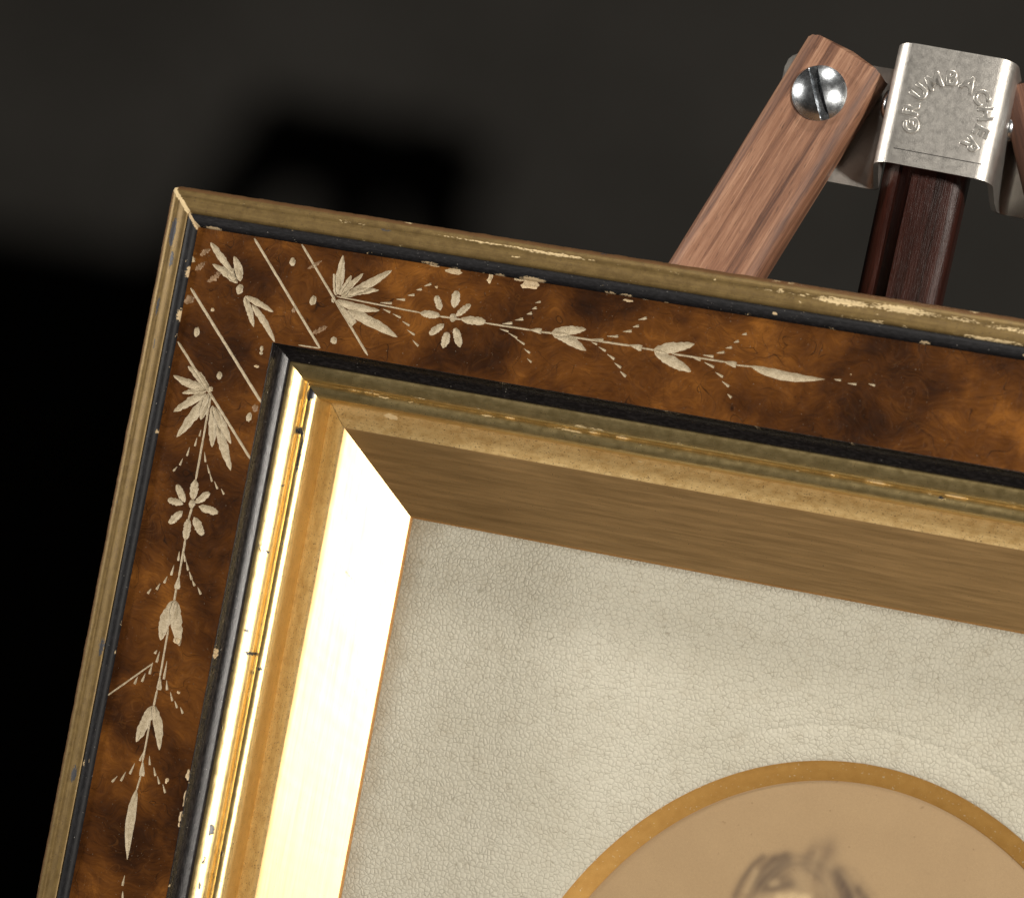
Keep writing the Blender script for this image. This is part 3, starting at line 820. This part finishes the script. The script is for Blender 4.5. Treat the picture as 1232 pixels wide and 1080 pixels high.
for q in range(44):
    u = hr.random(); sd = -1 if hr.random() < .58 else 1
    x0 = 137.2 + hr.uniform(-1.2, 1.0); y0 = -99.3 - 3.0 * u + hr.uniform(-.4, .4)
    ex = sd * hr.uniform(7.5, 12.0) * (1 - .35 * u); ey = -hr.uniform(9, 15)
    pts = [(x0 + ex * math.sin(t * math.pi / 2) ** .9, y0 + ey * (1 - math.cos(t * math.pi / 2)) - .2 * t) for t in [i / 7 for i in range(8)]]
    HAIR.append((pts, hr.uniform(.12, .42), hr.uniform(.08, .24) if hr.random() < .66 else -hr.uniform(.08, .24)))
for pts, wdt, amt in HAIR:
    d = np.full(GX.shape, 1e9)
    for (ax_, ay_), (bx_, by_) in zip(pts[:-1], pts[1:]): d = np.minimum(d, seg_d(ax_, ay_, bx_, by_))
    g = np.exp(-(d / (wdt * 1.15)) ** 2) * abs(amt) * (1.3 if wdt > .5 else .9) * (1 + .3 * fib)
    if amt > 0: dark = 1 - (1 - dark) * (1 - np.clip(g, 0, 1))
    else: lite = np.maximum(lite, g)
def soft(m, s=1.3):                          # the print is a little out of focus
    k = np.exp(-.5 * (np.arange(-6, 7) / s) ** 2); k /= k.sum()
    m = np.apply_along_axis(lambda q: np.convolve(np.pad(q, 6, mode='edge'), k, 'valid'), 0, m)
    return np.apply_along_axis(lambda q: np.convolve(np.pad(q, 6, mode='edge'), k, 'valid'), 1, m)
dark = soft(dark); lite = soft(lite)
d = np.clip(dark, 0, 1)[..., None]; l = np.clip(lite, 0, 1)[..., None]
col = base * (1 - d) + np.array((.115, .078, .058)) * d
col = col * (1 - l) + np.array((.68, .50, .29)) * l
ny, nx = GX.shape
vs = np.stack([GX, GY, np.full(GX.shape, ZM - 1.5)], -1).reshape(-1, 3)
fs = [(j * nx + i, j * nx + i + 1, (j + 1) * nx + i + 1, (j + 1) * nx + i) for j in range(ny - 1) for i in range(nx - 1)]
ca = np.concatenate([col.reshape(-1, 3), np.ones((nx * ny, 1))], 1)
pr = mesh_obj('portrait_photograph', vs, fs, M_PRINT, place=PLACE, attrs={'tone': ('FLOAT_COLOR', ca)})
tag(pr, 'sepia portrait print, crown of a head with parted hair, in the oval opening', 'photograph')

# ------------------------------------------------------------------ the easel
EC = 137.0
EASEL = PLACE @ Matrix.Translation((EC * MM, 0, -25 * MM)) @ Matrix.Rotation(math.radians(4), 4, 'X')
easel = empty('table_easel', EASEL)
tag(easel, 'walnut artist table easel with stamped metal yoke, behind the picture frame', 'easel')

def bar(name, section, length, mat, local, sag=0.0, seg=60, parent=None, rough=0.0, groove=None):
    """a bar along +Y from 0 to length with the given (x, z) section; top end domed by sag"""
    n = len(section); vs, fs, rc = [], [], []
    hw = max(abs(p[0]) for p in section); rr = random.Random(5)
    ys = [length * (i / seg) for i in range(seg + 1)]
    for j, y in enumerate(ys):
        for k, (x, z) in enumerate(section):
            e = 0.0
            if j == seg: e = -sag * (x / hw) ** 2 + (rr.uniform(-rough, rough) if rough else 0)
            else: e = -sag * (x / hw) ** 2 * (j / seg) ** 8
            wob = noise.noise(Vector((x * .2, y * .06, z * .2))) * .10
            vs.append((x + wob, y + e, z + wob)); rc.append((x, y, z))
    for j in range(seg):
        for k in range(n):
            a = j * n + k; b = j * n + (k + 1) % n; fs.append((a, b, b + n, a + n))
    fs.append(tuple(range(n - 1, -1, -1)))
    top = seg * n; c = len(vs)
    vs.append((0, length + .1, sum(p[1] for p in section) / n)); rc.append((0, length, 0))
    fs += [(top + k, top + (k + 1) % n, c) for k in range(n)]
    o = mesh_obj(name, vs, fs, mat, parent or easel, sharp=50, attrs={'rail': ('FLOAT_VECTOR', rc)})
    o.matrix_local = local
    return o

def round_rect(w, t, rad, n=6):
    pts = []
    for cx, cz, a0 in ((w / 2 - rad, -rad, 0), (-w / 2 + rad, -rad, 1), (-w / 2 + rad, -t + rad, 2), (w / 2 - rad, -t + rad, 3)):
        for i in range(n + 1):
            a = math.pi / 2 * (a0 + i / n); pts.append((cx + rad * math.cos(a), cz + rad * math.sin(a)))
    return pts
LEGSEC = round_rect(16.6, 10.0, 3.0)
ANG = math.radians(22.5)
LT = 450.0
def leg_matrix(sx):
    top = Vector((sx * -19.4 + (0 if sx > 0 else -3.4), 46.6, 0)); ax = Vector((sx * math.sin(ANG), math.cos(ANG), 0))
    o = top - ax * LT
    m = Matrix(((ax.y, ax.x, 0, o.x), (-ax.x, ax.y, 0, o.y), (0, 0, 1, o.z), (0, 0, 0, 1)))
    m.translation *= MM
    return m
def screw_head(name, R, dome, local, parent, rot):
    xs = sorted(set([round(R * math.sin(math.pi / 2 * i / 14), 4) for i in range(-14, 15)] + [-.84, -.78, .78, .84]))
    xs = [x for x in xs if not (.78 < abs(x) < .84)]
    nv = 24; vs, fs = [], []
    Rs = (R * R + dome * dome) / (2 * dome)
    for x in xs:
        yl = math.sqrt(max(R * R - x * x, 1e-6))
        for j in range(nv + 1):
            y = yl * math.sin(math.pi / 2 * (2 * j / nv - 1))
            z = math.sqrt(max(Rs * Rs - x * x - y * y, 0)) - (Rs - dome)
            if abs(x) < .79: z = max(z - 1.1, .25) if z > .6 else z * .5
            vs.append((x * math.cos(rot) - y * math.sin(rot), x * math.sin(rot) + y * math.cos(rot), z + .5))
    n = nv + 1
    for i in range(len(xs) - 1):
        for j in range(nv):
            a = i * n + j; fs.append((a, a + n, a + n + 1, a + 1))
    base = len(vs); m = 48
    for z in (.52, -.1):
        for i in range(m): vs.append((R * math.cos(2 * math.pi * i / m), R * math.sin(2 * math.pi * i / m), z))
    for i in range(m): fs.append((base + i, base + m + i, base + m + (i + 1) % m, base + (i + 1) % m))
    o = mesh_obj(name, vs, fs, M_SCREW, parent, sharp=35); o.matrix_local = local
    return o
SCREW = (-23.4, 37.6)
for sx in (1, -1):
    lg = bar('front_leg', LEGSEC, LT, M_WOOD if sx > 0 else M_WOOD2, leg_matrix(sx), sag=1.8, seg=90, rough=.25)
    inv = leg_matrix(sx).inverted()
    p = inv @ Vector(((sx * SCREW[0] + (0 if sx > 0 else -3.4)) * MM, SCREW[1] * MM, .1 * MM))
    screw_head('screw', 5.1, 2.0, Matrix.Translation(p), lg, math.radians(23 + 22.5 * sx))
rsec = round_rect(15.6, 9.0, 2.6)
rsec = rsec[:7] + [(-2.2, 0), (-2.3, -3.2), (-4.6, -3.2), (-4.7, 0)] + rsec[7:]
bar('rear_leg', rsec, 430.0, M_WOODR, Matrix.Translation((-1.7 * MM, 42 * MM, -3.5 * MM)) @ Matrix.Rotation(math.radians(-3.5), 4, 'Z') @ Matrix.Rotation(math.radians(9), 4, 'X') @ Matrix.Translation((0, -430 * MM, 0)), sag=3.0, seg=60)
v, f = bx(-135, 135, -337, -322.5, .5, 52); lo = mesh_obj('ledge', v, f, M_WOOD, easel, smooth=False, attrs={'rail': ('FLOAT_VECTOR', [(q[1], q[0], q[2]) for q in v])})

# the stamped sheet-metal yoke: front plate, two cheeks and two wings
def yoke_path():
    half = [(0, 5.0), (4, 5.0), (7.6, 5.0)]
    for i in range(1, 9):                     # front bend
        a = math.pi / 2 * i / 8 * .97; half.append((7.6 + 3.4 * math.sin(a), 1.6 + 3.4 * math.cos(a)))
    half += [(11.25, -4.0), (11.5, -8.4)]
    for i in range(1, 7):                     # bend out into the wing
        a = math.pi / 2 * i / 6; half.append((11.5 + 2.0 * (1 - math.cos(a)), -8.4 - 2.0 * math.sin(a)))
    for x in (17, 22, 27, 30, 31.2, 32.2, 32.8, 33.2): half.append((x, -10.4 - .03 * (x - 13)))
    return [(-x, z) for x, z in half[:0:-1]] + half
path = yoke_path(); T = .95
Yt, Yb = 47.9, 25.2
nrm = []
for i, p in enumerate(path):
    a = Vector(path[max(i - 1, 0)]); b = Vector(path[min(i + 1, len(path) - 1)]); t = (b - a).normalized(); nrm.append(Vector((-t.y, t.x)))
rowsn = 8; vs, fs = [], []
for sgn in (0, 1):
    for j in range(rowsn + 1):
        for i, p in enumerate(path):
            q = Vector(p) - nrm[i] * (T * sgn)
            ex = max(0, abs(p[0]) - 30.2); cr = 3.0 - math.sqrt(max(9.0 - ex * ex, 0)) if ex < 3 else 3.0
            dz_ = -3.2 * min(1, max(0, (5 - p[1]) / 15)); yt = Yt - cr + dz_; yb = Yb + cr + dz_ + (.9 if abs(p[0]) < 11 else 0)
            rdg = .12 if j in (0, rowsn) and sgn == 0 else 0
            y = yb + (yt - yb) * (j / rowsn if 0 < j < rowsn else (0.0 if j == 0 else 1.0))
            vs.append((q.x, y, q.y - rdg))
n = len(path); half = (rowsn + 1) * n
for j in range(rowsn):
    for i in range(n - 1):
        a = j * n + i; fs.append((a, a + 1, a + 1 + n, a + n)); b = a + half; fs.append((b, b + n, b + n + 1, b + 1))
for i in range(n - 1):
    fs.append((i, i + half, i + 1 + half, i + 1)); a = rowsn * n + i; fs.append((a, a + 1, a + 1 + half, a + half))
for j in range(rowsn):
    a = j * n; fs.append((a, a + n, a + n + half, a + half)); a = j * n + n - 1; fs.append((a, a + half, a + half + n, a + n))
yoke = mesh_obj('yoke', vs, fs, M_ZINC, easel, sharp=40)
yoke.matrix_local = Matrix.Translation((0.3 * MM, 0, 0)) @ Matrix.Translation((0, 37 * MM, 0)) @ Matrix.Rotation(math.radians(-2.5), 4, 'Z') @ Matrix.Translation((0, -37 * MM, 0))
v, f = bx(-7.6, 8.4, 28.7, 28.85, 4.9, 5.02)
mesh_obj('score_line', v, f, M_SCREWD, yoke, smooth=False)
# raised stamped letters round an arc
CX, CY, RAD = .7, 36.2, 6.7
for i, ch in enumerate('GRUMBACHER'):
    a = math.radians(207 - 27.8 * i)
    cu = bpy.data.curves.new('letter', 'FONT'); cu.body = ch; cu.size = 3.7; cu.align_x = 'CENTER'; cu.align_y = 'CENTER'
    cu.extrude = .03; cu.bevel_depth = .12; cu.bevel_resolution = 2; cu.resolution_u = 4; cu.offset = .07
    to = bpy.data.objects.new('letter_curve', cu); C.objects.link(to)
    dg = bpy.context.evaluated_depsgraph_get()
    me = bpy.data.meshes.new_from_object(to.evaluated_get(dg)); bpy.data.objects.remove(to); 
    co = np.zeros(len(me.vertices) * 3); me.vertices.foreach_get('co', co); co = co.reshape(-1, 3)
    co -= (co.max(0) + co.min(0)) / 2 * np.array((1, 1, 0)); co *= MM
    me.vertices.foreach_set('co', co.ravel()); me.materials.clear(); me.materials.append(M_STAMP); me.update()
    o = mesh_obj('letter', None, None, None, yoke, data=me)
    o.matrix_local = Matrix.Translation(((CX + RAD * math.cos(a)) * MM, (CY + RAD * math.sin(a)) * MM, 5.06 * MM)) @ Matrix.Rotation(a - math.pi / 2, 4, 'Z')
# pivot bolt heads on the cheeks
for sx in (-1, 1):
    vs, fs = [], []; m = 24; pr_ = [(2.8, 0), (2.8, .4), (2.4, .9), (1.8, 1.2), (1.0, 1.4), (.01, 1.5)]
    for rr_, h in pr_:
        for i in range(m): vs.append((h, rr_ * math.cos(2 * math.pi * i / m), rr_ * math.sin(2 * math.pi * i / m)))
    for j in range(len(pr_) - 1):
        for i in range(m): a = j * m + i; b = j * m + (i + 1) % m; fs.append((a, b, b + m, a + m))
    o = mesh_obj('pivot_bolt', vs, fs, M_SCREW, yoke, sharp=60)
    o.matrix_local = Matrix.Translation((sx * 11.2 * MM, 37.2 * MM, -3.5 * MM)) @ (Matrix.Rotation(math.pi, 4, 'Z') if sx < 0 else Matrix())
